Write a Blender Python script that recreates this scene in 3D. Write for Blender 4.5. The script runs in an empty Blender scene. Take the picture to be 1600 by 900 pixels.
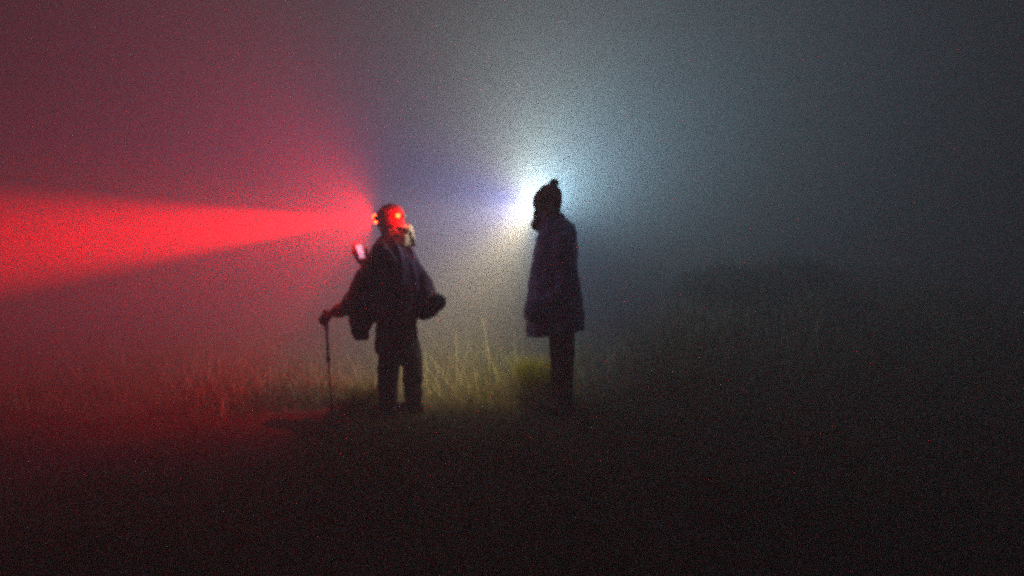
import bpy, bmesh, math, random
import numpy as np
from mathutils import Vector, Matrix, noise, Quaternion

random.seed(11)
rng = np.random.default_rng(11)
scene = bpy.context.scene
C = scene.collection
R = math.radians

# ------------------------------------------------------------------ camera
CAM_Z = 0.90
cam_data = bpy.data.cameras.new('camera')
cam = bpy.data.objects.new('camera', cam_data)
C.objects.link(cam)
cam.location = (0, 0, CAM_Z)
cam.rotation_euler = (R(90), 0, 0)
cam_data.sensor_width = 36.0
cam_data.lens = 26.0
cam_data.clip_start = 0.05
cam_data.clip_end = 400
scene.camera = cam

# ------------------------------------------------------------------ world: a night sky, sun far below the horizon
world = bpy.data.worlds.new('World')
scene.world = world
world.use_nodes = True
wn = world.node_tree
bg = wn.nodes['Background']
sky = wn.nodes.new('ShaderNodeTexSky')
sky.sky_type = 'NISHITA'
sky.sun_disc = False
sky.sun_elevation = R(-1.5)
sky.sun_rotation = R(200)
wn.links.new(sky.outputs[0], bg.inputs[0])
bg.inputs[1].default_value = 0.10

scene.view_settings.view_transform = 'Standard'
scene.view_settings.look = 'None'
scene.view_settings.exposure = 0.0
scene.view_settings.gamma = 1.0
cy = scene.cycles
cy.max_bounces = 9
cy.volume_bounces = 7
cy.diffuse_bounces = 3
cy.use_denoising = False          # the sampling grain stands for the sensor grain of the night photograph
cy.pixel_filter_type = 'BLACKMAN_HARRIS'
cy.filter_width = 3.6
cy.sample_clamp_indirect = 0.3
cy.sample_clamp_direct = 12.0
cy.use_light_tree = False

# lamp strengths (the only light at night: the two headlamps and the phone)
P_WHITE = 100.0
WHITE_LOBES = [((-.90, .40, -.10), 4.0, (0.7, 0.8, 2.7)),   # ahead and left, cold
               ((-.85, .30, .45), 5.0, (0.9, 0.7, 1.1)),
               ((-.50, .40, .77), 5.0, (1.4, 1.4, 1.3)),
               ((-.15, .95, -.25), 6.0, (0.9, 1.9, 3.2)),     # down the slope, away from the camera
               ((.05, .35, .93), 5.0, (2.9, 3.6, 3.5)),       # upward spill
               ((.52, .66, .55), 5.0, (2.0, 3.2, 4.0)),
               ((.80, .50, .33), 5.0, (1.2, 2.0, 2.4)),
               ((-.96, -.20, -.12), 40.0, (2.4, 2.0, 1.1)),   # warm edge that catches the other hiker
               ((-.56, .56, -.60), 6.0, (5.4, 4.0, 1.4))]     # warm rim of the beam on the grass
P_RED_BEAM = 17000.0
P_RED = 100.0
RED_LOBES = [((-.97, .10, -.06), 30.0, (9.0, .01, .01)),
             ((-.95, .10, -.16), 10.0, (4.5, .01, .01)),
             ((-.80, .30, .50), 4.0, (4.0, .01, .015)),
             ((-.70, .20, -.65), 6.0, (4.0, .01, .01))]
FOG_DENSITY = 0.135
FOG_ANISO = 0.0

# ------------------------------------------------------------------ helpers
def link(o, parent=None):
    C.objects.link(o)
    if parent is not None:
        o.parent = parent
    return o

def tag(o, label=None, cat=None, group=None, kind=None):
    if label: o['label'] = label
    if cat: o['category'] = cat
    if group: o['group'] = group
    if kind: o['kind'] = kind
    return o

def empty(name, loc, rz=0.0):
    e = bpy.data.objects.new(name, None)
    C.objects.link(e)
    e.empty_display_size = 0.1
    e.location = loc
    e.rotation_euler = (0, 0, rz)
    return e

def mesh_obj(name, me, mat, parent=None, smooth=True):
    if mat is not None and len(me.materials) == 0:
        me.materials.append(mat)
    if smooth:
        me.polygons.foreach_set('use_smooth', [True] * len(me.polygons))
    o = bpy.data.objects.new(name, me)
    return link(o, parent)

def mat(name, col, rough=0.85, var=0.25, scale=30.0, sheen=0.0, spec=0.3, bump=0.0, metal=0.0):
    m = bpy.data.materials.new(name)
    m.use_nodes = True
    nt = m.node_tree
    b = nt.nodes['Principled BSDF']
    b.inputs['Roughness'].default_value = rough
    b.inputs['Metallic'].default_value = metal
    b.inputs['Specular IOR Level'].default_value = spec
    if sheen: b.inputs['Sheen Weight'].default_value = sheen
    tc = nt.nodes.new('ShaderNodeTexCoord')
    n = nt.nodes.new('ShaderNodeTexNoise')
    n.inputs['Scale'].default_value = scale
    n.inputs['Detail'].default_value = 5
    nt.links.new(tc.outputs['Object'], n.inputs['Vector'])
    mx = nt.nodes.new('ShaderNodeMix'); mx.data_type = 'RGBA'
    mx.inputs[6].default_value = (*[c * (1 - var) for c in col], 1)
    mx.inputs[7].default_value = (*[min(1, c * (1 + var)) for c in col], 1)
    nt.links.new(n.outputs['Fac'], mx.inputs[0])
    nt.links.new(mx.outputs[2], b.inputs['Base Color'])
    if bump:
        bp = nt.nodes.new('ShaderNodeBump')
        bp.inputs['Strength'].default_value = bump
        bp.inputs['Distance'].default_value = 0.01
        nt.links.new(n.outputs['Fac'], bp.inputs['Height'])
        nt.links.new(bp.outputs[0], b.inputs['Normal'])
    return m

def emit(name, col, strength):
    m = bpy.data.materials.new(name)
    m.use_nodes = True
    nt = m.node_tree
    b = nt.nodes['Principled BSDF']
    b.inputs['Base Color'].default_value = (0.02, 0.02, 0.02, 1)
    b.inputs['Emission Color'].default_value = (*col, 1)
    b.inputs['Emission Strength'].default_value = strength
    m.cycles.emission_sampling = 'NONE'      # the lamp beside it carries the light
    return m

class Blob:
    """Overlapping tapered capsules and lofts, fused by a voxel remesh into one continuous skin."""
    def __init__(self):
        self.v = []; self.f = []
    def _rings(self, rings):
        n = len(rings[0]); base = len(self.v)
        for r in rings: self.v += r
        for k in range(len(rings) - 1):
            a = base + k * n; b = a + n
            for i in range(n):
                j = (i + 1) % n
                self.f.append((a + i, a + j, b + j, b + i))
        self.f.append(tuple(range(base + n - 1, base - 1, -1)))
        e = base + (len(rings) - 1) * n
        self.f.append(tuple(range(e, e + n)))
    def cap(self, p0, r0, p1, r1, n=12):
        p0 = Vector(p0); p1 = Vector(p1)
        d = p1 - p0
        L = d.length
        d = d / L if L > 1e-6 else Vector((0, 0, 1))
        a = d.orthogonal().normalized(); b = d.cross(a)
        rings = []
        for t in (-85, -60, -30, 0):
            t = R(t); c = p0 + d * (r0 * math.sin(t)); rr = r0 * math.cos(t)
            rings.append([tuple(c + a * (rr * math.cos(2*math.pi*i/n)) + b * (rr * math.sin(2*math.pi*i/n))) for i in range(n)])
        for t in (0, 30, 60, 85):
            t = R(t); c = p1 + d * (r1 * math.sin(t)); rr = r1 * math.cos(t)
            rings.append([tuple(c + a * (rr * math.cos(2*math.pi*i/n)) + b * (rr * math.sin(2*math.pi*i/n))) for i in range(n)])
        self._rings(rings)
        return self
    def chain(self, pts):
        for (p0, r0), (p1, r1) in zip(pts[:-1], pts[1:]):
            self.cap(p0, r0, p1, r1)
        return self
    def ell(self, c, rad, frame=None, n=16):
        c = Vector(c); M = frame or Matrix.Identity(3)
        rings = []
        for t in (-86, -65, -45, -22, 0, 22, 45, 65, 86):
            t = R(t)
            rings.append([tuple(c + M @ Vector((rad[0]*math.cos(t)*math.cos(2*math.pi*i/n), rad[1]*math.cos(t)*math.sin(2*math.pi*i/n), rad[2]*math.sin(t)))) for i in range(n)])
        self._rings(rings)
        return self
    def loft(self, rows, n=28):
        """rows: (cx, cy, z, half width, half depth[, tilt in z per x])"""
        rings = []
        for row in rows:
            cx, cy, z, hw, hd = row[:5]
            tl = row[5] if len(row) > 5 else 0.0
            rings.append([(cx + hw*math.cos(2*math.pi*i/n), cy + hd*math.sin(2*math.pi*i/n), z + tl*hw*math.cos(2*math.pi*i/n)) for i in range(n)])
        self._rings(rings)
        return self
    def build(self, name, material, parent=None, voxel=0.008, smooth=4, disp=None):
        me = bpy.data.meshes.new(name)
        me.from_pydata(self.v, [], self.f)
        bm = bmesh.new(); bm.from_mesh(me)
        bmesh.ops.recalc_face_normals(bm, faces=bm.faces)
        bm.to_mesh(me); bm.free()
        tmp = bpy.data.objects.new('tmp', me); C.objects.link(tmp)
        m = tmp.modifiers.new('r', 'REMESH'); m.mode = 'VOXEL'; m.voxel_size = voxel
        if smooth:
            s = tmp.modifiers.new('s', 'SMOOTH'); s.factor = 0.5; s.iterations = smooth
        dg = bpy.context.evaluated_depsgraph_get()
        out = bpy.data.meshes.new_from_object(tmp.evaluated_get(dg))
        bpy.data.objects.remove(tmp); bpy.data.meshes.remove(me)
        out.name = name
        if disp:
            nv = len(out.vertices)
            nor = [v.normal.copy() for v in out.vertices]
            for v, no in zip(out.vertices, nor):
                v.co = v.co + no * disp(v.co)
        return mesh_obj(name, out, material, parent)

def folds(amp, fx, fz, seed=0.0, ridged=True):
    def f(p):
        q = Vector((p.x * fx + seed, p.y * fx - seed, p.z * fz))
        a = noise.noise(q)
        if ridged: a = 1 - 2 * abs(a) * 1.6
        b = noise.noise(q * 2.7)
        return amp * (0.7 * a + 0.35 * b - 0.35)
    return f

def hand(bl, wrist, d, n, thumb=1, curl=55, grow=0.0, spread=0.02):
    """palm and five separate fingers; d finger direction, n the way the fingers close"""
    wrist = Vector(wrist); d = Vector(d).normalized(); n = Vector(n)
    n = (n - d * n.dot(d)).normalized(); s = d.cross(n).normalized() * thumb
    offs = (0.030, 0.010, -0.010, -0.029)
    lens = (0.068, 0.077, 0.072, 0.055)
    for o, L in zip(offs, lens):
        k = wrist + d * (0.088 - abs(o - 0.008) * 0.25) + s * o
        bl.cap(wrist + s * o * 0.55, 0.016 + grow, k, 0.0125 + grow)
        ang = R(curl * 0.45); p = k
        for fr, ad in ((0.45, curl), (0.31, curl * 0.85), (0.24, curl * 0.5)):
            dd = d * math.cos(ang) + n * math.sin(ang) + s * (o * spread * 10)
            q = p + dd.normalized() * (L * fr)
            bl.cap(p, 0.0092 + grow, q, 0.0082 + grow)
            p = q; ang += R(ad)
    t0 = wrist + d * 0.022 + s * 0.024
    t1 = t0 + (d * 0.55 + s * 0.62 + n * 0.35).normalized() * 0.042
    t2 = t1 + (d * 0.75 + s * 0.15 + n * 0.65).normalized() * 0.032
    t3 = t2 + (d * 0.7 - s * 0.2 + n * 0.7).normalized() * 0.024
    bl.cap(t0, 0.014 + grow, t1, 0.0115 + grow).cap(t1, 0.0105 + grow, t2, 0.0098 + grow).cap(t2, 0.0096 + grow, t3, 0.008 + grow)

def head(bl, c, f):
    """c: centre of head; f: facing (unit, horizontal-ish). Returns frame."""
    f = Vector(f).normalized(); u = Vector((0, 0, 1)); u = (u - f * f.z).normalized(); s = u.cross(f)
    c = Vector(c)
    P = lambda a, b, h: c + f * a + s * b + u * h
    M = Matrix((f, s, u)).transposed()
    bl.ell(P(-0.012, 0, 0.025), (0.093, 0.073, 0.082), M)
    bl.ell(P(0.022, 0, -0.045), (0.062, 0.055, 0.066), M)
    bl.cap(P(0.055, 0, -0.092), 0.019, P(0.045, 0, -0.08), 0.03)
    for k in (-1, 1):
        bl.cap(P(0.015, k*0.045, -0.065), 0.02, P(0.052, k*0.012, -0.09), 0.017)
        bl.ell(P(-0.008, k*0.075, -0.01), (0.017, 0.007, 0.03), M)
        bl.ell(P(0.058, k*0.034, -0.022), (0.02, 0.022, 0.018), M)
        bl.cap(P(0.078, k*0.012, 0.022), 0.010, P(0.062, k*0.045, 0.02), 0.009)
    bl.cap(P(0.080, 0, 0.012), 0.008, P(0.101, 0, -0.022), 0.0105)
    for k in (-1, 1):
        bl.cap(P(0.088, k*0.009, -0.026), 0.008, P(0.084, k*0.010, -0.026), 0.008)
    bl.cap(P(0.078, -0.018, -0.052), 0.0065, P(0.083, 0, -0.05), 0.0075).cap(P(0.083, 0, -0.05), 0.0075, P(0.078, 0.018, -0.052), 0.0065)
    bl.cap(P(0.077, -0.014, -0.062), 0.0065, P(0.077, 0.014, -0.062), 0.0065)
    return P, M

def rbox(name, size, material, parent, M=None, loc=(0, 0, 0), bev=0.004, seg=2):
    bm = bmesh.new()
    bmesh.ops.create_cube(bm, size=1.0)
    bmesh.ops.scale(bm, vec=size, verts=bm.verts)
    if bev:
        bmesh.ops.bevel(bm, geom=list(bm.edges), offset=bev, segments=seg, affect='EDGES', profile=0.6)
    if M is not None: bm.transform(M.to_4x4())
    bmesh.ops.translate(bm, vec=loc, verts=bm.verts)
    me = bpy.data.meshes.new(name); bm.to_mesh(me); bm.free()
    return mesh_obj(name, me, material, parent)

def lathe(name, prof, material, parent, M=None, loc=(0, 0, 0), n=20):
    """prof: list of (radius, along) about local X"""
    v = []; f = []
    for r, a in prof:
        for i in range(n):
            t = 2*math.pi*i/n
            v.append(Vector((a, r*math.cos(t), r*math.sin(t))))
    for k in range(len(prof)-1):
        for i in range(n):
            j = (i+1) % n
            f.append((k*n+i, k*n+j, (k+1)*n+j, (k+1)*n+i))
    f.append(tuple(range(n-1, -1, -1))); e = (len(prof)-1)*n; f.append(tuple(range(e, e+n)))
    M = M or Matrix.Identity(3)
    me = bpy.data.meshes.new(name)
    me.from_pydata([tuple(M @ p + Vector(loc)) for p in v], [], f); me.update()
    return mesh_obj(name, me, material, parent)

def lamp_pattern(name, parent, loc, lobes, power, radius=0.012):
    """one LED head whose photometric pattern is a sum of lobes (axis, sharpness, colour), as an IES profile would be"""
    L = bpy.data.lights.new(name, 'POINT')
    L.energy = power; L.shadow_soft_size = radius; L.use_nodes = True
    nt = L.node_tree; nt.nodes.clear()
    out = nt.nodes.new('ShaderNodeOutputLight'); em = nt.nodes.new('ShaderNodeEmission')
    nt.links.new(em.outputs[0], out.inputs[0])
    tc = nt.nodes.new('ShaderNodeTexCoord')
    acc = None
    for axis, sharp, colr in lobes:
        d = nt.nodes.new('ShaderNodeVectorMath'); d.operation = 'DOT_PRODUCT'
        d.inputs[1].default_value = Vector(axis).normalized() * LAMP_SIGN
        nt.links.new(tc.outputs['Normal'], d.inputs[0])
        m = nt.nodes.new('ShaderNodeMath'); m.operation = 'MAXIMUM'; m.inputs[1].default_value = 0.0
        nt.links.new(d.outputs['Value'], m.inputs[0])
        p = nt.nodes.new('ShaderNodeMath'); p.operation = 'POWER'; p.inputs[1].default_value = sharp
        nt.links.new(m.outputs[0], p.inputs[0])
        v = nt.nodes.new('ShaderNodeVectorMath'); v.operation = 'SCALE'; v.inputs[0].default_value = colr
        nt.links.new(p.outputs[0], v.inputs['Scale'])
        if acc is None: acc = v
        else:
            a = nt.nodes.new('ShaderNodeVectorMath'); a.operation = 'ADD'
            nt.links.new(acc.outputs[0], a.inputs[0]); nt.links.new(v.outputs[0], a.inputs[1]); acc = a
    nt.links.new(acc.outputs[0], em.inputs['Color']); em.inputs['Strength'].default_value = 1.0
    o = bpy.data.objects.new(name, L); o.location = loc
    return link(o, parent)
LAMP_SIGN = 1.0

# ------------------------------------------------------------------ terrain
def sstep(a, b, x):
    t = np.clip((x - a) / (b - a), 0, 1)
    return t * t * (3 - 2 * t)

def height(x, y):
    x = np.asarray(x, float); y = np.asarray(y, float)
    h = -0.62 * (1 - sstep(0.0, 6.2, y))
    h = h - 1.2 * (1 - sstep(-30.0, 0.0, y))
    h = h + 0.03 * np.sin(x * 1.9 + y * 0.7) * np.sin(y * 1.3 - x * 0.5) + 0.012 * np.sin(x * 6.1 + 1) * np.sin(y * 5.3)
    h = h + 0.36 * sstep(0.7, 2.2, x) * np.exp(-((y - 8.4) / 1.7) ** 2)      # low bank running off to the right
    h = h + 0.46 * np.exp(-(((x - 2.55) / 1.0) ** 2 + ((y - 8.0) / 1.2) ** 2))     # the dark hummock at the right
    h = h + 0.30 * np.exp(-(((x - 3.9) / 1.3) ** 2 + ((y - 8.6) / 1.5) ** 2))
    h = h + 0.22 * np.exp(-(((x - 6.6) / 2.4) ** 2 + ((y - 10.0) / 2.5) ** 2))
    h = h - 0.02 * np.clip(y - 14, 0, 60)
    return h

def H(x, y): return float(height(x, y))

t = np.linspace(-1, 1, 150)
gx = 75 * np.sinh(t * 4.2) / math.sinh(4.2)
ty = np.linspace(0, 1, 190)
gy = np.concatenate([np.linspace(-40, -1, 14), np.linspace(-0.6, 12, 130), 12 + 68 * np.linspace(0.01, 1, 40) ** 1.8])
X, Y = np.meshgrid(gx, gy)
Z = height(X, Y)
nx, ny = len(gx), len(gy)
verts = np.stack([X.ravel(), Y.ravel(), Z.ravel()], 1)
ii = (np.arange(ny - 1)[:, None] * nx + np.arange(nx - 1)[None, :]).ravel()
faces = np.stack([ii, ii + 1, ii + 1 + nx, ii + nx], 1)
gme = bpy.data.meshes.new('ground')
gme.from_pydata(verts.tolist(), [], faces.tolist()); gme.update()
m_ground = mat('damp_soil_and_turf', (0.045, 0.042, 0.024), 0.95, 0.5, 6.0, bump=0.6)
ground = mesh_obj('ground', gme, m_ground)
tag(ground, 'dark uneven grassy hilltop ground sloping up to the hikers', 'ground', kind='structure')

# ------------------------------------------------------------------ grass
def grass_mat(name, trans=0.35):
    m = bpy.data.materials.new(name); m.use_nodes = True
    nt = m.node_tree
    b = nt.nodes['Principled BSDF']
    at = nt.nodes.new('ShaderNodeAttribute'); at.attribute_name = 'tint'
    nt.links.new(at.outputs['Color'], b.inputs['Base Color'])
    b.inputs['Roughness'].default_value = 0.55
    b.inputs['Specular IOR Level'].default_value = 0.4
    tr = nt.nodes.new('ShaderNodeBsdfTranslucent')
    nt.links.new(at.outputs['Color'], tr.inputs['Color'])
    mx = nt.nodes.new('ShaderNodeMixShader'); mx.inputs[0].default_value = trans
    nt.links.new(b.outputs[0], mx.inputs[1]); nt.links.new(tr.outputs[0], mx.inputs[2])
    nt.links.new(mx.outputs[0], nt.nodes['Material Output'].inputs['Surface'])
    return m

m_grass = grass_mat('meadow_grass')

def blades_mesh(name, bx, by, bz, hgt, wid, az, lean, curve, col):
    """each blade: a bent tapered strip, 5 vertices, 3 faces"""
    n = len(bx)
    dx, dy = np.cos(az), np.sin(az)            # lean direction
    fx, fy = -np.sin(az + rng.uniform(-1.2, 1.2, n)), np.cos(az + rng.uniform(-1.2, 1.2, n))
    V = np.zeros((n, 7, 3))
    for k, (tt, w) in enumerate(((0.0, 1.0), (0.42, 0.85), (0.76, 0.55))):
        off = hgt * (lean * tt + curve * tt * tt)
        zz = hgt * tt * np.sqrt(np.clip(1 - (lean * 0.6 + curve * tt * 0.5) ** 2, 0.1, 1))
        for s, j in ((-1, 0), (1, 1)):
            V[:, 2*k + j, 0] = bx + dx * off + fx * wid * w * s * 0.5
            V[:, 2*k + j, 1] = by + dy * off + fy * wid * w * s * 0.5
            V[:, 2*k + j, 2] = bz + zz
    off = hgt * (lean + curve)
    V[:, 6, 0] = bx + dx * off; V[:, 6, 1] = by + dy * off
    V[:, 6, 2] = bz + hgt * np.sqrt(np.clip(1 - (lean * 0.6 + curve * 0.55) ** 2, 0.1, 1))
    b = np.arange(n)[:, None] * 7
    q = np.concatenate([b + np.array([0, 1, 3, 2]), b + np.array([2, 3, 5, 4])], 0)
    tri = b + np.array([4, 5, 6])
    me = bpy.data.meshes.new(name)
    me.vertices.add(n * 7); me.vertices.foreach_set('co', V.astype(np.float32).ravel())
    loops = np.concatenate([q.ravel(), tri.ravel()]).astype(np.int32)
    me.loops.add(len(loops)); me.loops.foreach_set('vertex_index', loops)
    starts = np.concatenate([np.arange(len(q)) * 4, len(q) * 4 + np.arange(len(tri)) * 3]).astype(np.int32)
    me.polygons.add(len(starts)); me.polygons.foreach_set('loop_start', starts)
    me.update(calc_edges=True)
    ca = me.color_attributes.new('tint', 'FLOAT_COLOR', 'POINT')
    cc = np.ones((n, 7, 4), np.float32); cc[:, :, :3] = col[:, None, :]
    ca.data.foreach_set('color', cc.ravel())
    return me

def vnoise(x, y, f, seed):
    return np.array([noise.noise(Vector((a * f + seed, b * f - seed, seed * 0.37))) for a, b in zip(x, y)])

def meadow(n, y0, y1, hmin, hmax, wmul, keep=None):
    y = np.sqrt(rng.uniform(y0 ** 2, y1 ** 2, n)); x = rng.uniform(-0.86, 0.86, n) * y
    cl = vnoise(x, y, 1.7, 3.1)
    k = rng.uniform(0, 1, n) < np.clip(0.62 + 0.9 * cl, 0.12, 1)
    if keep is not None: k &= keep(x, y)
    x, y, cl = x[k], y[k], cl[k]; n = len(x)
    # little clumps: pull blades towards shared centres
    cx = np.round(x / 0.11 + rng.normal(0, .3, n)) * 0.11; cyy = np.round(y / 0.11 + rng.normal(0, .3, n)) * 0.11
    pull = rng.uniform(0.2, 0.75, n)
    x = x + (cx - x) * pull; y = y + (cyy - y) * pull
    hg = rng.uniform(hmin, hmax, n) * np.clip(0.85 + 0.8 * cl, 0.45, 1.35) * rng.choice([0.65, 1.0, 1.0, 1.15], n)
    return x, y, hg

def tints(n, dry=0.35):
    g = np.stack([rng.uniform(.08, .14, n), rng.uniform(.10, .16, n), rng.uniform(.03, .055, n)], 1)
    d = np.stack([rng.uniform(.34, .52, n), rng.uniform(.31, .46, n), rng.uniform(.16, .24, n)], 1)
    return np.where((rng.uniform(0, 1, n) < dry)[:, None], d, g)

parts = []
# short trodden turf towards the camera, growing into rough tussocky grass beyond the two hikers
for nn, y0, y1, wd0 in ((95000, 1.6, 6.4, .0042), (190000, 5.2, 17.0, .0062)):
    x, y, hg = meadow(nn, y0, y1, 0.8, 1.2, 1)
    edge = vnoise(x, y, 0.9, 7.7) * 0.9
    tall = sstep(5.25, 6.7, y + edge)
    if y0 > 5: k = rng.uniform(0, 1, len(x)) < np.clip(tall * 1.6, 0, 1)
    else: k = rng.uniform(0, 1, len(x)) < np.clip(1.35 - tall, 0, 1)
    x, y, hg, tall = x[k], y[k], hg[k], tall[k]
    hg = hg * (0.07 + 0.24 * tall) * rng.choice([0.6, 0.8, 1.0, 1.0, 1.45], len(x))
    parts.append((x, y, hg, wd0 * (0.7 + 0.05 * y) * rng.uniform(.6, 1.2, len(x)), 0.40))
bx = np.concatenate([p[0] for p in parts]); by = np.concatenate([p[1] for p in parts])
hg = np.concatenate([p[2] for p in parts]); wd = np.concatenate([p[3] for p in parts])
col = np.concatenate([tints(len(p[0]), p[4] * (0.35 + 0.65 * sstep(-2.4, -1.2, p[0]))) for p in parts])  # fewer pale blades at left, so colour keeps the red-lit grass dim
n = len(bx)
gm = blades_mesh('grass', bx, by, height(bx, by) - 0.01, hg, wd, rng.uniform(0, 2*np.pi, n), np.abs(rng.normal(0.12, .24, n)), rng.uniform(0.02, 0.75, n), col)
grass = mesh_obj('grass', gm, m_grass, smooth=False)
tag(grass, 'rough wet meadow grass covering the hilltop around the hikers', 'grass', kind='stuff')

# tall dry stalks standing singly behind the hikers
m_straw = mat('dry_straw', (0.42, 0.38, 0.24), 0.6, 0.2, 40)
def stalk(name, base, tip, r, label):
    base = Vector(base); tip = Vector(tip)
    e = empty(name, base)
    v = tip - base
    mid = v * 0.55 + Vector((-v.x * 0.12, 0.01, 0.01))
    b = []
    pts = [Vector((0, 0, 0)), mid * 0.5, mid, (mid + v) * 0.5, v]
    me = bpy.data.meshes.new('stem'); vv = []; ff = []
    for k, p in enumerate(pts):
        rr = r * (1 - 0.14 * k)
        for i in range(6):
            a = i * math.pi / 3
            vv.append((p.x + rr * math.cos(a), p.y + rr * math.sin(a), p.z))
    for k in range(4):
        for i in range(6):
            j = (i + 1) % 6; ff.append((k*6+i, k*6+j, k*6+6+j, k*6+6+i))
    me.from_pydata(vv, [], ff); me.update()
    mesh_obj('stem', me, m_straw, e)
    d = v.normalized(); vv = []; ff = []
    for k in range(26):                       # seed head: short spikelets up the tip
        p = v - d * (0.10 * (1 - k / 26)); a = k * 2.4
        q = p + d * 0.020 + Vector((math.cos(a), math.sin(a), 0)) * 0.009
        s = Vector((-math.sin(a), math.cos(a), 0)) * 0.003
        i0 = len(vv); m2 = (p + q) / 2
        vv += [tuple(p), tuple(m2 + s), tuple(q), tuple(m2 - s)]; ff.append((i0, i0+1, i0+2, i0+3))
    me = bpy.data.meshes.new('seed_head'); me.from_pydata(vv, [], ff); me.update()
    mesh_obj('seed_head', me, m_straw, e, smooth=False)
    return tag(e, label, 'grass stalk', 'tall dry stalks between the hikers')

def at(px, py, d):
    """a real point d metres ahead that the photograph shows at pixel (px, py)"""
    return Vector(((px - 800) / 1155.6 * d, d, CAM_Z - (py - 450) / 1155.6 * d))
for px0, px1, py1, d, lab in ((768, 755, 500, 6.3, 'tallest pale grass stalk leaning left, midway between the two hikers'),
                              (734, 745, 553, 6.1, 'short bright grass stalk leaning right, midway between the two hikers'),
                              (714, 712, 520, 6.6, 'thin pale grass stalk just below the waist pack, leftmost between the hikers')):
    tip = at(px1, py1, d); b0 = at(px0, 600, d); b0.z = H(b0.x, d) - 0.01
    stalk('grass_stalk', b0, tip, 0.004, lab)

def tussock(cx, cyy, n, rad, hmin, hmax, c0, c1, label):
    e = empty('lit_patch_tussock', (cx, cyy, H(cx, cyy)))
    a = rng.uniform(0, 2*np.pi, n); r = rad * np.sqrt(rng.uniform(0, 1, n)) * 0.6
    lx, ly = r*np.cos(a), r*np.sin(a)
    cc = np.array(c0)[None] + (np.array(c1) - np.array(c0))[None] * rng.uniform(0, 1, (n, 1))
    bz = height(lx + cx, ly + cyy) - H(cx, cyy) - 0.01
    me = blades_mesh('blades', lx, ly, bz, rng.uniform(hmin, hmax, n), np.full(n, .006), a + rng.normal(0, .5, n), rng.uniform(.0, .35, n), rng.uniform(.05, .5, n), cc)
    o = mesh_obj('blades', me, m_grass, e, smooth=False); o['kind'] = 'stuff'
    return tag(e, label, 'grass tussock')
tussock(0.235, 6.12, 1100, 0.19, 0.22, 0.42, (.24, .27, .02), (.40, .42, .04), 'added grass tussock coloured as a yellow-green lamplit patch beside the legs of the hiker in the long coat')  # added tuft, a lit yellow-green patch put into the blade colours
tussock(-1.10, 5.55, 700, 0.20, 0.10, 0.24, (.22, .19, .05), (.34, .28, .08), 'dry yellowish grass tussock between the trekking pole and the hiker\'s legs')  # added tuft, the warm lamp spill put into its blade colours

# ------------------------------------------------------------------ shrubs on the hummock at the right
m_bark = mat('dark_bark', (0.05, 0.038, 0.028), 0.9, 0.3, 25)
m_leaf = grass_mat('shrub_leaf', 0.25)
def shrub(cx, cyy, rx, rz, nl, label):
    z0 = H(cx, cyy)
    e = empty('shrub', (cx, cyy, z0))
    tips = []
    st = Blob()
    for k in range(9):
        a = k * 2.4 + random.uniform(-.3, .3); sp = random.uniform(.35, .8) * rx
        p1 = Vector((math.cos(a)*sp*.45, math.sin(a)*sp*.45, rz*.55)); p2 = Vector((math.cos(a)*sp, math.sin(a)*sp, rz*random.uniform(.75, 1.0)))
        st.cap((0, 0, -.03), .018, p1, .011, 6).cap(p1, .011, p2, .005, 6)
        tips += [p1, p2, (p1+p2)/2]
    me = bpy.data.meshes.new('stem'); me.from_pydata(st.v, [], st.f); me.update()
    mesh_obj('stem', me, m_bark, e)
    cl = []
    for _ in range(60):                       # leaf clumps fill a flattened dome
        a = random.uniform(0, 2*math.pi); rr = math.sqrt(random.random()) * rx
        cl.append(Vector((rr*math.cos(a), rr*math.sin(a), rz*math.sqrt(max(0.02, 1 - (rr/rx)**2*.9))*random.uniform(.35, .95))))
    vv = np.zeros((nl, 4, 3)); cc = np.ones((nl, 4, 4), np.float32)
    for i in range(nl):
        c = cl[random.randrange(60)]
        p = c + Vector((random.gauss(0, .075), random.gauss(0, .075), random.gauss(0, .055)))
        p.z = max(p.z, 0.02)
        d = Vector((random.gauss(0, 1), random.gauss(0, 1), random.gauss(.4, .7))).normalized()
        s = d.orthogonal().normalized(); s = Quaternion(d, random.uniform(0, 6.28)) @ s
        L = random.uniform(.025, .05)
        for j, q in enumerate((p, p + d*L*.5 + s*L*.24, p + d*L, p + d*L*.5 - s*L*.24)): vv[i, j] = q
        g = random.uniform(.7, 1.3); cc[i, :, :3] = (.045*g, .06*g, .022*g)
    me = bpy.data.meshes.new('foliage')
    me.from_pydata(vv.reshape(-1, 3).tolist(), [], (np.arange(nl)[:, None]*4 + np.arange(4)).tolist()); me.update()
    ca = me.color_attributes.new('tint', 'FLOAT_COLOR', 'POINT'); ca.data.foreach_set('color', cc.ravel())
    o = mesh_obj('foliage', me, m_leaf, e, smooth=False); o['kind'] = 'stuff'
    return tag(e, label, 'shrub', 'dark shrubs on the hummock')
shrub(2.25, 7.8, .50, .36, 4200, 'dark rounded shrub on the hummock, the one nearest the hikers')
shrub(3.0, 8.0, .52, .32, 3800, 'dark low shrub on the hummock, the one farthest right')

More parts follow.
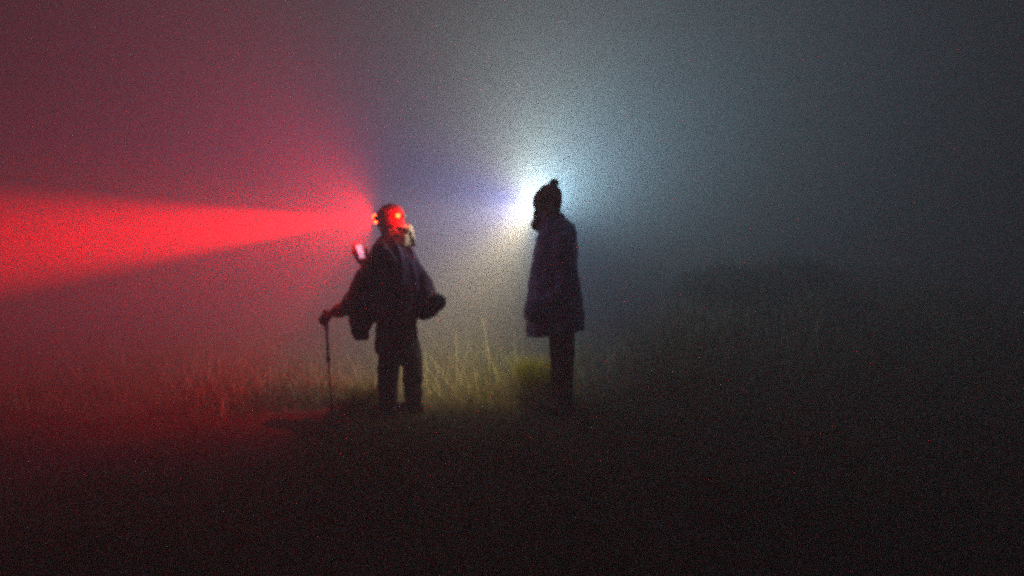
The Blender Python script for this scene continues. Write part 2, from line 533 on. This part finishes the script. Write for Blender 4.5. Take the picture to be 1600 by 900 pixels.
# ------------------------------------------------------------------ materials for the people
m_skin = mat('skin', (0.48, 0.32, 0.25), 0.55, 0.1, 25)
m_eye = mat('eye_white', (0.7, 0.68, 0.66), 0.2, 0.02, 10)
m_coat = mat('navy_quilted_nylon', (0.10, 0.15, 0.38), 0.6, 0.3, 18, bump=0.15)
m_jkt = mat('dark_plum_shell', (0.10, 0.05, 0.06), 0.7, 0.35, 14, bump=0.2)
m_trous = mat('charcoal_trousers', (0.050, 0.047, 0.052), 0.85, 0.25, 60)
m_trous2 = mat('black_leggings', (0.018, 0.018, 0.022), 0.85, 0.25, 60)
m_boot = mat('dark_leather', (0.03, 0.024, 0.02), 0.6, 0.3, 30)
m_glove = mat('black_fleece', (0.02, 0.018, 0.02), 0.95, 0.3, 80)
m_cream = mat('cream_fleece', (0.70, 0.57, 0.32), 0.95, 0.15, 45, bump=0.5)
m_greyhat = mat('red_glow_wool', (0.55, 0.05, 0.05), 0.95, 0.25, 90, bump=0.4)  # glow of the red lamp put into the wool colour
m_black = mat('black_plastic', (0.02, 0.02, 0.022), 0.45, 0.1, 20)
m_strap = mat('elastic_webbing', (0.05, 0.05, 0.055), 0.9, 0.2, 120)
m_webbing = mat('pale_webbing', (0.45, 0.42, 0.40), 0.9, 0.2, 90)
m_glowstrap = mat('red_glow_webbing', (0.40, 0.05, 0.05), 0.9, 0.2, 120)  # red lamp glow painted into the strap and rear housing
m_alu = mat('anodised_pole', (0.06, 0.06, 0.065), 0.35, 0.1, 30, metal=0.8)
m_reflect = mat('pale_reflective_tape', (0.92, 0.92, 0.90), 0.5, 0.05, 60)

# knitted beanie: dark wool flecked with pale yarn
m_knit = bpy.data.materials.new('flecked_knit'); m_knit.use_nodes = True
nt = m_knit.node_tree; b = nt.nodes['Principled BSDF']; b.inputs['Roughness'].default_value = 0.95
tc = nt.nodes.new('ShaderNodeTexCoord'); vo = nt.nodes.new('ShaderNodeTexVoronoi'); vo.inputs['Scale'].default_value = 75
nt.links.new(tc.outputs['Object'], vo.inputs['Vector'])
cr = nt.nodes.new('ShaderNodeValToRGB'); e0, e1 = cr.color_ramp.elements
e0.position = 0.35; e0.color = (0.055, 0.05, 0.05, 1); e1.position = 0.72; e1.color = (0.42, 0.40, 0.36, 1)
nt.links.new(vo.outputs['Color'], cr.inputs[0]); nt.links.new(cr.outputs[0], b.inputs['Base Color'])
bp = nt.nodes.new('ShaderNodeBump'); bp.inputs['Strength'].default_value = 0.7; bp.inputs['Distance'].default_value = 0.004
nt.links.new(vo.outputs['Distance'], bp.inputs['Height']); nt.links.new(bp.outputs[0], b.inputs['Normal'])

def eyes(P, parent):
    for k in (-1, 1):
        bm = bmesh.new(); bmesh.ops.create_uvsphere(bm, u_segments=10, v_segments=8, radius=0.012)
        bmesh.ops.translate(bm, vec=P(0.071, k * 0.031, 0.002), verts=bm.verts)
        me = bpy.data.meshes.new('eye'); bm.to_mesh(me); bm.free()
        mesh_obj('eye', me, m_eye, parent)

def strap_ring(name, P, hs, a, b_, w, th, material, parent, tilt=0.0, n=40):
    """elastic band round a head: frame function P(front, side, up)"""
    v = []; f = []
    for i in range(n):
        t = 2*math.pi*i/n
        for da, du in ((0, -w/2), (th, -w/2), (th, w/2), (0, w/2)):
            v.append(tuple(P((a + da)*math.cos(t) + hs[0], (b_ + da)*math.sin(t), hs[1] + du + tilt*math.cos(t))))
    for i in range(n):
        j = (i+1) % n
        for k in range(4):
            l = (k+1) % 4
            f.append((i*4+k, j*4+k, j*4+l, i*4+l))
    me = bpy.data.meshes.new(name); me.from_pydata(v, [], f); me.update()
    return mesh_obj(name, me, material, parent, smooth=False)

# ================================================================== hiker with the trekking pole (left)
LX, LY = (622 - 800) / 1155.6 * 5.3, 5.3
LZ = H(LX, LY)
s_l = 5.3 / 1155.6
left = empty('person', (LX, LY, LZ))
tag(left, 'hiker in dark jacket with red-lit headlamp, leaning on a trekking pole and holding a phone', 'person')
def lp(px, py, y=0.0): return Vector(((px - 622) * s_l, y, CAM_Z - (py - 450) * s_l - LZ))

fL = Vector((-0.93, 0.34, -0.06)).normalized()
hcL = lp(609, 346, 0.0)
W_pole = lp(527, 487, -0.06)                    # wrist of the hand on the pole
ph_n = Vector((0.74, -0.62, 0.27)).normalized()      # the way the phone's screen faces
ph_u = Vector((-0.30, 0.05, 0.95)); ph_u = (ph_u - ph_n * ph_u.dot(ph_n)).normalized()
ph_s = ph_u.cross(ph_n).normalized()
ph_c = lp(558.5, 392.5, 0.09)
W_ph = ph_c - ph_u * .085 + ph_s * .028 - ph_n * .030          # wrist of the hand behind the phone
ph_d = ph_u * .85 - ph_s * .30
bl = Blob()
Pl, Ml = head(bl, hcL, fL)
bl.cap(hcL + Vector((0.012, 0, -0.07)), 0.056, lp(617, 388), 0.06)
bl.loft([(0.0, 0, .48, .10, .12), (0.0, 0, .62, .13, .155), (0, 0, .75, .12, .14), (-.01, 0, .90, .10, .125), (-.02, 0, 1.05, .115, .15), (-.03, 0, 1.15, .115, .165), (-.03, 0, 1.215, .07, .10)])
for sy, fx, fx2 in ((-1, -0.062, -0.06), (1, 0.102, 0.10)):
    hip = Vector((0.0, sy*.075, .58)); kn = Vector((fx*.75, sy*.085, .36)); an = Vector((fx, sy*.085, .09))
    bl.cap(hip, .082, kn, .058).cap(kn, .056, kn*.45 + an*.55 + Vector((.01, 0, 0)), .052).cap(kn*.45 + an*.55 + Vector((.01, 0, 0)), .052, an, .038)
    ft = an + Vector((-.11, .03, -.05)); hl = an + Vector((.03, 0, -.05))
    bl.cap(hl, .032, ft, .03).cap(an, .038, hl, .034)
shN = Vector((-.105, -.14, 1.155)); elN = lp(566, 466, -.17)
bl.cap(shN, .055, elN, .042).cap(elN, .040, W_pole, .027)
shF = Vector((-.06, .15, 1.165)); elF = lp(590, 445, .22)
bl.cap(shF, .055, elF, .042).cap(elF, .040, W_ph, .026)
hand(bl, W_pole, (-0.92, 0.10, -0.30), (-0.2, 0.25, -1), thumb=1, curl=62)
hand(bl, W_ph, ph_d, ph_n, thumb=1, curl=13)
body = bl.build('body', m_skin, left, voxel=0.0055, smooth=3)
eyes(Pl, left)

# jacket: hood-less shell, hanging open in front, arms in one piece with it
jk = Blob()
jk.loft([(-.25, .0, .545, .055, .12), (-.265, .0, .60, .065, .14), (-.255, 0, .70, .09, .17), (-.22, 0, .80, .12, .19), (-.18, 0, .9, .12, .19), (-.15, 0, 1.0, .09, .16)])
jk.loft([(0.00, 0, .60, .125, .165), (-.02, 0, .70, .155, .18), (-.035, 0, .80, .205, .195), (-.03, 0, .90, .225, .20), (-.035, 0, 1.0, .215, .195),
         (-.04, 0, 1.09, .188, .19), (-.045, 0, 1.16, .165, .19), (-.045, 0, 1.215, .135, .165), (-.035, 0, 1.26, .112, .118), (-.022, 0, 1.295, .090, .090), (-.015, 0, 1.312, .074, .076)])
jk.chain([((.06, -.02, 1.16), .07), ((.15, -.02, .98), .075), ((.20, -.01, .88), .075)])     # loose back panel pushed out by the pack
jk.cap(shN, .088, elN, .080).cap(elN, .076, lp(540, 483, -.09), .058).cap(lp(540, 483, -.09), .058, lp(534, 485, -.07), .052)
jk.cap(shF, .085, elF, .068).cap(elF, .066, W_ph - ph_d.normalized() * .04, .046)
jacket = jk.build('jacket', m_jkt, left, voxel=0.009, smooth=5, disp=folds(0.019, 8.5, 4.6, 2.0))
# collar seam strap over the shoulder
sb = Blob()
sb.chain([(lp(607, 384, -.165), .009), (lp(617, 396, -.20), .009), (lp(627, 412, -.212), .008)])
sb.build('shoulder_strap', m_webbing, left, voxel=0.005, smooth=1)
# cream fleece neck warmer, standing up behind the neck
nw = Blob()
nw.loft([(-.002, 0, 1.235, .10, .11, -.45), (.004, 0, 1.275, .104, .104, -.25), (.006, 0, 1.312, .104, .100, -.1), (.008, 0, 1.345, .094, .094, .05), (.01, 0, 1.36, .07, .07, .1)])
nw.chain([((.02, -.085, 1.34), .022), ((.07, -.06, 1.325), .028), ((.10, -.02, 1.28), .026), ((.112, -.01, 1.225), .022)])
nw.build('neck_warmer', m_cream, left, voxel=0.006, smooth=3, disp=folds(0.012, 22, 14, 5.0))
# trousers
tr = Blob()
tr.loft([(-.015, 0, .44, .145, .15), (-.015, 0, .52, .155, .165), (-.01, 0, .62, .15, .165), (-.01, 0, .72, .13, .155)])
for sy, fx in ((-1, -0.062), (1, 0.102)):
    hip = Vector((fx*.4, sy*.075, .54)); kn = Vector((fx*.9, sy*.085, .34)); an = Vector((fx, sy*.085, .07))
    tr.cap(hip, .100, kn, .080).cap(kn, .080, an, .068)
tr.build('trousers', m_trous, left, voxel=0.009, smooth=4, disp=folds(0.009, 9, 7, 9.0))
for sy, fx in ((-1, -0.062), (1, 0.102)):
    bo = Blob(); an = Vector((fx, sy*.085, .09))
    bo.cap(an + Vector((.005, 0, .07)), .052, an + Vector((.01, 0, -.03)), .05)
    bo.cap(an + Vector((.03, -.005, -.045)), .046, an + Vector((-.13, .035, -.055)), .040)
    bo.build('boot', m_boot, left, voxel=0.008, smooth=2)
gl = Blob()
gl.cap(W_pole + Vector((.045, -.005, .015)), .046, W_pole, .040)
hand(gl, W_pole, (-0.92, 0.10, -0.30), (-0.2, 0.25, -1), thumb=1, curl=62, grow=0.007)
gl.build('glove', m_glove, left, voxel=0.005, smooth=2)
gl = Blob()
gl.cap(W_ph - ph_d.normalized() * .035, .034, W_ph, .030)
hand(gl, W_ph, ph_d, ph_n, thumb=1, curl=13, grow=0.003)
gl.build('glove', m_glove, left, voxel=0.005, smooth=2)
# woollen cap
ht = Blob()
ht.ell(Pl(-.012, 0, .040), (.106, .088, .088), Ml)
ht.ell(Pl(-.028, 0, -.022), (.086, .089, .072), Ml)
ht.cap(Pl(-.06, -.0, .0), .060, Pl(-.075, 0, -.045), .045)
cap = ht.build('cap', m_greyhat, left, voxel=0.007, smooth=3, disp=folds(0.004, 30, 20, 1.0))

# red headlamp, worn over the cap
hl = empty('headlamp', left.location + Pl(0.10, 0, 0.03))
tag(hl, 'headlamp shining a red beam to the left, with a lit red rear light', 'headlamp')
off = Vector(hl.location) - Vector(left.location)
P0 = lambda a, s_, u: Pl(a, s_, u) - off
strap_ring('strap', P0, (-.012, .034), .1052, .0872, .018, .0012, m_glowstrap, hl)
rbox('housing', (.026, .052, .036), m_black, hl, Ml, P0(.106, 0, .032), .006)
m_redlens = emit('red_led_lens', (1.0, 0.045, 0.008), 45.0)
lathe('lens', [(.019, 0), (.0188, .008), (.015, .016), (.007, .020), (.002, .021)], m_redlens, hl, Ml, P0(.119, -.004, .044), 14)
lathe('lens', [(.014, 0), (.0138, .006), (.010, .012), (.003, .015)], m_redlens, hl, Ml, P0(.119, -.012, .013), 14)
Mr = Matrix.Rotation(R(118), 3, 'Z') @ Ml
bpk = rbox('battery_pack', (.016, .05, .03), m_black, hl, Ml, P0(-.120, -.006, .028), .006)
rl = Vector((0.45, -0.86, 0.1)).normalized(); rs = Vector((0, 0, 1)).cross(rl).normalized(); ru = rl.cross(rs)
Mrear = Matrix((rl, rs, ru)).transposed()
rear = P0(-.096, .056, .026)
rbox('rear_light_housing', (.014, .034, .026), m_glowstrap, hl, Mrear, rear, .005)
lathe('rear_lens', [(.016, 0), (.0155, .004), (.010, .008), (.003, .010)], m_redlens, hl, Mrear, rear + rl * .0082, 14)
src = P0(.148, 0, .036)
SL = bpy.data.lights.new('red_beam', 'SPOT')                   # the focused beam
SL.energy = P_RED_BEAM; SL.color = (1.0, 0.001, 0.001); SL.spot_size = R(20); SL.spot_blend = 1.0; SL.shadow_soft_size = 0.006
so = link(bpy.data.objects.new('red_beam', SL), hl)
so.location = src; so.rotation_euler = Vector((-0.97, 0.10, -0.052)).to_track_quat('-Z', 'Y').to_euler()
for a_ in (-.008, .008):                                       # and its wide flood, split into twin copies to cut sampling noise
    lamp_pattern('red_led', hl, P0(.148, a_, .036), RED_LOBES, P_RED / 2, 0.008)
lamp_pattern('rear_light', hl, rear + rl * .062, [(rl, 1.0, (1.0, .006, .005)), (-rl, 1.0, (2.6, .01, .008))], 1.4, 0.02)  # stands off the lens, back lobe added to redden the cap

# trekking pole
grip = W_pole + fL * 0 + Vector((-.074, .012, -.048))
tpb = lp(520, 652, -.02)
gtop = Vector(left.location) + grip + Vector((.0, 0, .06)); gbot = Vector(left.location) + tpb
gbot.z = H(gbot.x, gbot.y) - 0.02
pole = empty('trekking_pole', (gbot.x, gbot.y, gbot.z + .02))
tag(pole, 'thin dark trekking pole planted in the grass under the gloved hand', 'trekking pole')
o = Vector(pole.location)
ax = (gtop - gbot).normalized(); sd = ax.orthogonal().normalized(); Mp = Matrix((ax, sd, ax.cross(sd))).transposed()
Lp_ = (gtop - gbot).length; base = gbot - o
lathe('grip', [(.010, Lp_-.145), (.0155, Lp_-.14), (.0135, Lp_-.10), (.015, Lp_-.06), (.0135, Lp_-.03), (.019, Lp_-.012), (.018, Lp_), (.008, Lp_+.006)], m_black, pole, Mp, base, 14)
lathe('upper_shaft', [(.009, .42), (.009, Lp_-.14)], m_alu, pole, Mp, base, 12)
lathe('lever_lock', [(.0095, .405), (.014, .41), (.014, .44), (.0095, .445)], m_black, pole, Mp, base, 12)
lathe('lower_shaft', [(.0065, .055), (.0065, .42)], m_alu, pole, Mp, base, 10)
lathe('basket', [(.008, .075), (.032, .082), (.034, .086), (.009, .090)], m_black, pole, Mp, base, 18)
lathe('tip', [(.002, 0), (.006, .02), (.0062, .06)], m_alu, pole, Mp, base, 10)

# phone
ph = empty('smartphone', left.location + ph_c)
tag(ph, 'lit smartphone held up in front of the hiker with the pole', 'smartphone')
Mph = Matrix((ph_s, ph_u, ph_n)).transposed()
m_case = mat('phone_case', (0.06, 0.05, 0.05), 0.4, 0.05, 20)
rbox('case', (.060, .110, .009), m_case, ph, Mph, (0, 0, 0), .004, 3)
# lit screen with rows of text and pictures
m_scr = bpy.data.materials.new('lit_screen'); m_scr.use_nodes = True
nt = m_scr.node_tree; b = nt.nodes['Principled BSDF']; b.inputs['Base Color'].default_value = (.02, .02, .02, 1)
tc = nt.nodes.new('ShaderNodeTexCoord'); br = nt.nodes.new('ShaderNodeTexBrick')
br.inputs['Color1'].default_value = (.55, .75, 1.0, 1); br.inputs['Color2'].default_value = (.40, .6, .95, 1); br.inputs['Mortar'].default_value = (.10, .12, .22, 1)
br.inputs['Scale'].default_value = 5.0; br.inputs['Mortar Size'].default_value = .10; br.inputs['Row Height'].default_value = .55
nt.links.new(tc.outputs['Generated'], br.inputs['Vector']); nt.links.new(br.outputs[0], b.inputs['Emission Color']); b.inputs['Emission Strength'].default_value = 1.8; m_scr.cycles.emission_sampling = 'NONE'
sm = bpy.data.meshes.new('screen')
sm.from_pydata([tuple(Mph @ Vector((x_, y_, .0052))) for x_, y_ in ((-.026, -.050), (.026, -.050), (.026, .050), (-.026, .050))], [], [(0, 1, 2, 3)]); sm.update()
mesh_obj('screen', sm, m_scr, ph, smooth=False)

# waist pack sticking out behind the hiker with the pole
wp = empty('waist_pack', left.location + lp(680, 476, -.02))
tag(wp, 'dark waist pack with a pale tab, sticking out behind the hiker with the pole', 'waist pack')
bp_ = Blob()
bp_.ell((.010, 0, .014), (.074, .085, .064), Matrix.Rotation(R(-22), 3, 'Y'))
bp_.ell((-.065, 0, -.03), (.105, .11, .078), Matrix.Rotation(R(-14), 3, 'Y'))
bp_.build('pouch', m_glove, wp, voxel=0.007, smooth=3, disp=folds(0.005, 16, 16, 4.0))
tb = Blob(); tb.cap((-.034, -.066, .058), .011, (-.020, -.056, .084), .011).cap((-.020, -.056, .084), .011, (-.002, -.05, .088), .008)
tb.build('tab', m_reflect, wp, voxel=0.004, smooth=1)
bt = Blob(); bt.chain([((-.10, -.03, .05), .016), ((-.22, -.17, .0), .016), ((-.36, -.17, -.02), .016)])
bt.build('belt', m_strap, wp, voxel=0.006, smooth=2)

# ================================================================== hiker in the long coat (right)
RX, RY = (872 - 800) / 1155.6 * 5.5, 5.5
RZ = H(RX, RY)
s_r = 5.5 / 1155.6
right = empty('person', (RX, RY, RZ))
tag(right, 'hiker in long dark coat and bobble beanie, wearing the white headlamp', 'person')
def rp(px, py, y=0.0): return Vector(((px - 872) * s_r, y, CAM_Z - (py - 450) * s_r - RZ))
fR = Vector((-0.64, 0.765, -0.05)).normalized()
hcR = rp(854, 322, 0)
bl = Blob()
Pr, Mr_ = head(bl, hcR, fR)
bl.cap(hcR + Vector((0.015, -.01, -0.07)), .058, rp(872, 368), .065)
ck = 1.0
bl.loft([(.0, 0, .60, .10, .13), (0, 0, .74, .125, .16), (0, 0, .88, .11, .14), (.0, 0, 1.02, .10, .125), (0, 0, 1.17, .12, .155), (0, 0, 1.27, .12, .17), (0, 0, 1.33, .07, .10)])
for sy, dx in ((-1, .035), (1, -.005)):
    hip = Vector((.02, sy*.075, .70)); kn = Vector((dx + .015, sy*.07, .43)); an = Vector((dx + .01, sy*.065, .09))
    bl.cap(hip, .078, kn, .052).cap(kn, .052, kn*.6 + an*.4, .052).cap(kn*.6 + an*.4, .052, an, .037)
    bl.cap(an + Vector((.03, -.015, -.05)), .032, an + Vector((-.09, .07, -.05)), .03).cap(an, .038, an + Vector((.03, -.015, -.05)), .034)
shA = Vector((.02, -.165, 1.265)); elA = rp(884, 450, -.235); wrA = rp(846, 478, -.20)
shB = Vector((-.0, .165, 1.265)); elB = rp(880, 450, .235); wrB = rp(842, 478, .20)
for a_, b_, c_, th in ((shA, elA, wrA, 1), (shB, elB, wrB, -1)):
    bl.cap(a_, .056, b_, .043).cap(b_, .041, c_, .028)
    hand(bl, c_, (-.8, .2, -.55), (-.3, .4 * th, -.5), thumb=th, curl=35)
bl.build('body', m_skin, right, voxel=0.0055, smooth=3)
eyes(Pr, right)
ct = Blob()
def row(py, xl, xr, hd, tl=0.0, y=0.0):
    a_ = rp(xl, py); b_ = rp(xr, py)
    return ((a_.x + b_.x) / 2, y, a_.z, (b_.x - a_.x) / 2, hd, tl)
ct.loft([row(521, 823, 915, .20, .16), row(505, 822, 914, .215, .10), row(480, 822, 911, .215, .03), row(450, 825, 907, .21), row(420, 828, 904, .20), row(395, 833, 903, .195),
         row(375, 838, 901, .20), row(362, 841, 901, .185), row(353, 843, 898, .15), row(345, 842, 889, .11), row(332, 842, 878, .085)])
ct.cap(shA, .088, elA, .075).cap(elA, .073, wrA + Vector((.02, 0, .0)), .058)
for w_ in (wrA, wrB):
    ct.ell(w_ + Vector((-.035, 0, -.03)), (.085, .075, .095))      # pockets with the hands inside
ct.cap(shB, .088, elB, .075).cap(elB, .073, wrB + Vector((.02, 0, .0)), .058)
def coat_disp(p, f1=folds(0.010, 8, 5, 7.0)):
    q = (p.z / 0.115) % 1.0                    # quilted baffles
    puff = math.sqrt(max(0.0, 1 - (2*q - 1) ** 2)) - 0.6
    return f1(p) + 0.007 * puff
ct.build('coat', m_coat, right, voxel=0.009, smooth=4, disp=coat_disp)
# thick snood in front of the chin
sn = Blob()
sn.ell(rp(848, 350, .03), (.088, .10, .055), Matrix.Rotation(R(12), 3, 'Y'))
sn.ell(rp(842, 350, .02), (.062, .075, .056))
sn.ell(rp(850, 342, .03), (.088, .09, .05))
sn.ell(rp(845, 334, .04), (.062, .07, .05))
sn.build('snood', m_trous2, right, voxel=0.007, smooth=3, disp=folds(0.008, 18, 22, 3.0))
bt_ = Blob()
for sy, dx in ((-1, .035), (1, -.005)):
    hip = Vector((.02, sy*.075, .70)); kn = Vector((dx + .015, sy*.07, .43)); an = Vector((dx + .01, sy*.065, .08))
    bt_.cap(hip, .098, kn, .070).cap(kn, .068, an, .056)
bt_.ell((.02, 0, .70), (.12, .15, .08))
bt_.build('leggings', m_trous2, right, voxel=0.009, smooth=3, disp=folds(0.004, 12, 10, 6.0))
for sy, dx in ((-1, .035), (1, -.005)):
    bo = Blob(); an = Vector((dx + .01, sy*.065, .09))
    bo.cap(an + Vector((0, 0, .12)), .056, an + Vector((.01, 0, -.03)), .05).cap(an + Vector((.03, -.02, -.045)), .045, an + Vector((-.10, .08, -.055)), .040)
    bo.build('boot', m_boot, right, voxel=0.008, smooth=2)
be = Blob()
be.ell(Pr(-.010, 0, .034), (.118, .104, .100), Mr_)
be.ell(Pr(-.036, 0, .074), (.096, .092, .086), Mr_)
be.cap(Pr(-.05, 0, -.01), .075, Pr(-.06, 0, -.045), .062)
def knit(p):
    a = math.atan2(p.y - hcR.y, p.x - hcR.x)
    return 0.003 * math.sin(a * 34) + 0.002 * math.sin(p.z * 420) + 0.003 * noise.noise(p * 30)
bn = be.build('beanie', m_knit, right, voxel=0.005, smooth=3, disp=knit)
# bobble: a ball of yarn ends
vv = []; ff = []; cb = Pr(-.058, 0, .172) + Vector((0, 0, .012))
cb = rp(866, 285, .03)
for k in range(700):
    d = Vector((random.gauss(0, 1), random.gauss(0, 1), random.gauss(0, 1))).normalized(); L = random.uniform(.030, .045)
    s = d.orthogonal().normalized() * .0032; u = d.cross(s)
    i0 = len(vv)
    vv += [tuple(cb + d*.006 + s), tuple(cb + d*.006 - s*.5 + u*.8), tuple(cb + d*.006 - s*.5 - u*.8), tuple(cb + Vector((d.x*L*1.15, d.y*L*1.15, d.z*L*.9)) + Vector((random.gauss(0, .003), random.gauss(0, .003), random.gauss(0, .003))))]
    ff += [(i0, i0+1, i0+3), (i0+1, i0+2, i0+3), (i0+2, i0, i0+3)]
me = bpy.data.meshes.new('bobble'); me.from_pydata(vv, [], ff); me.update()
mesh_obj('bobble', me, m_knit, bn, smooth=False)
# oval badge on the sleeve: a pale ring with a bar
bd = rp(863, 394, -.30)
vv = []; ff = []; N = 28
for i in range(N):
    t_ = 2*math.pi*i/N
    for rr, dy in ((1, 0), (1, -.004), (.52, -.004), (.52, 0)):
        vv.append((bd.x + .021*rr*math.cos(t_), bd.y + dy, bd.z + .0145*rr*math.sin(t_) + .05*.021*rr*math.cos(t_)))
for i in range(N):
    j = (i+1) % N
    for k in range(4): ff.append((i*4+k, j*4+k, j*4+(k+1) % 4, i*4+(k+1) % 4))
me = bpy.data.meshes.new('sleeve_badge'); me.from_pydata(vv, [], ff); me.update()
badge = mesh_obj('sleeve_badge', me, m_reflect, right, smooth=False)
badge['label'] = 'small pale oval ring badge on the coat'

# white headlamp
wl = empty('headlamp', Vector(right.location) + Pr(0.10, 0, 0.02))
tag(wl, 'white headlamp on the beanie, glaring into the fog', 'headlamp')
off2 = Vector(wl.location) - Vector(right.location)
Q0 = lambda a, s_, u: Pr(a, s_, u) - off2
strap_ring('strap', Q0, (-.010, .030), .1165, .1025, .020, .003, m_strap, wl)
rbox('housing', (.024, .05, .034), m_black, wl, Mr_, Q0(.116, 0, .028), .006)
m_wlens = emit('white_led_lens', (0.85, 0.92, 1.0), 60.0)
lathe('lens', [(.017, 0), (.0165, .005), (.012, .011), (.004, .015)], m_wlens, wl, Mr_, Q0(.128, 0, .028), 16)
rbox('battery_pack', (.018, .05, .03), m_black, wl, Mr_, Q0(-.132, 0, .028), .006)
wdir = Vector((-0.72, 0.66, -0.12))
wsrc = Q0(.158, 0, .028)
for a_, b_ in ((-.006, -.006), (.006, -.006), (-.006, .006), (.006, .006)):      # one lamp split into equal copies to cut sampling noise
    lamp_pattern('white_led', wl, Q0(.158, a_, .028 + b_), WHITE_LOBES, P_WHITE / 4, 0.008)

# ------------------------------------------------------------------ fog
bm = bmesh.new(); bmesh.ops.create_cube(bm, size=1.0)
bmesh.ops.scale(bm, vec=(160, 130, 15), verts=bm.verts)
bmesh.ops.translate(bm, vec=(0, 20, 4.4), verts=bm.verts)
me = bpy.data.meshes.new('haze'); bm.to_mesh(me); bm.free()
m_fog = bpy.data.materials.new('night_fog'); m_fog.use_nodes = True
nt = m_fog.node_tree; nt.nodes.clear()
out = nt.nodes.new('ShaderNodeOutputMaterial'); pv = nt.nodes.new('ShaderNodeVolumePrincipled')
pv.inputs['Color'].default_value = (0.945, 0.945, 0.95, 1)
pv.inputs['Density'].default_value = FOG_DENSITY
pv.inputs['Anisotropy'].default_value = FOG_ANISO
nt.links.new(pv.outputs[0], out.inputs['Volume'])
haze = mesh_obj('haze', me, m_fog, smooth=False)
tag(haze, 'dense night fog filling the air, lit by the headlamps', 'fog', kind='stuff')
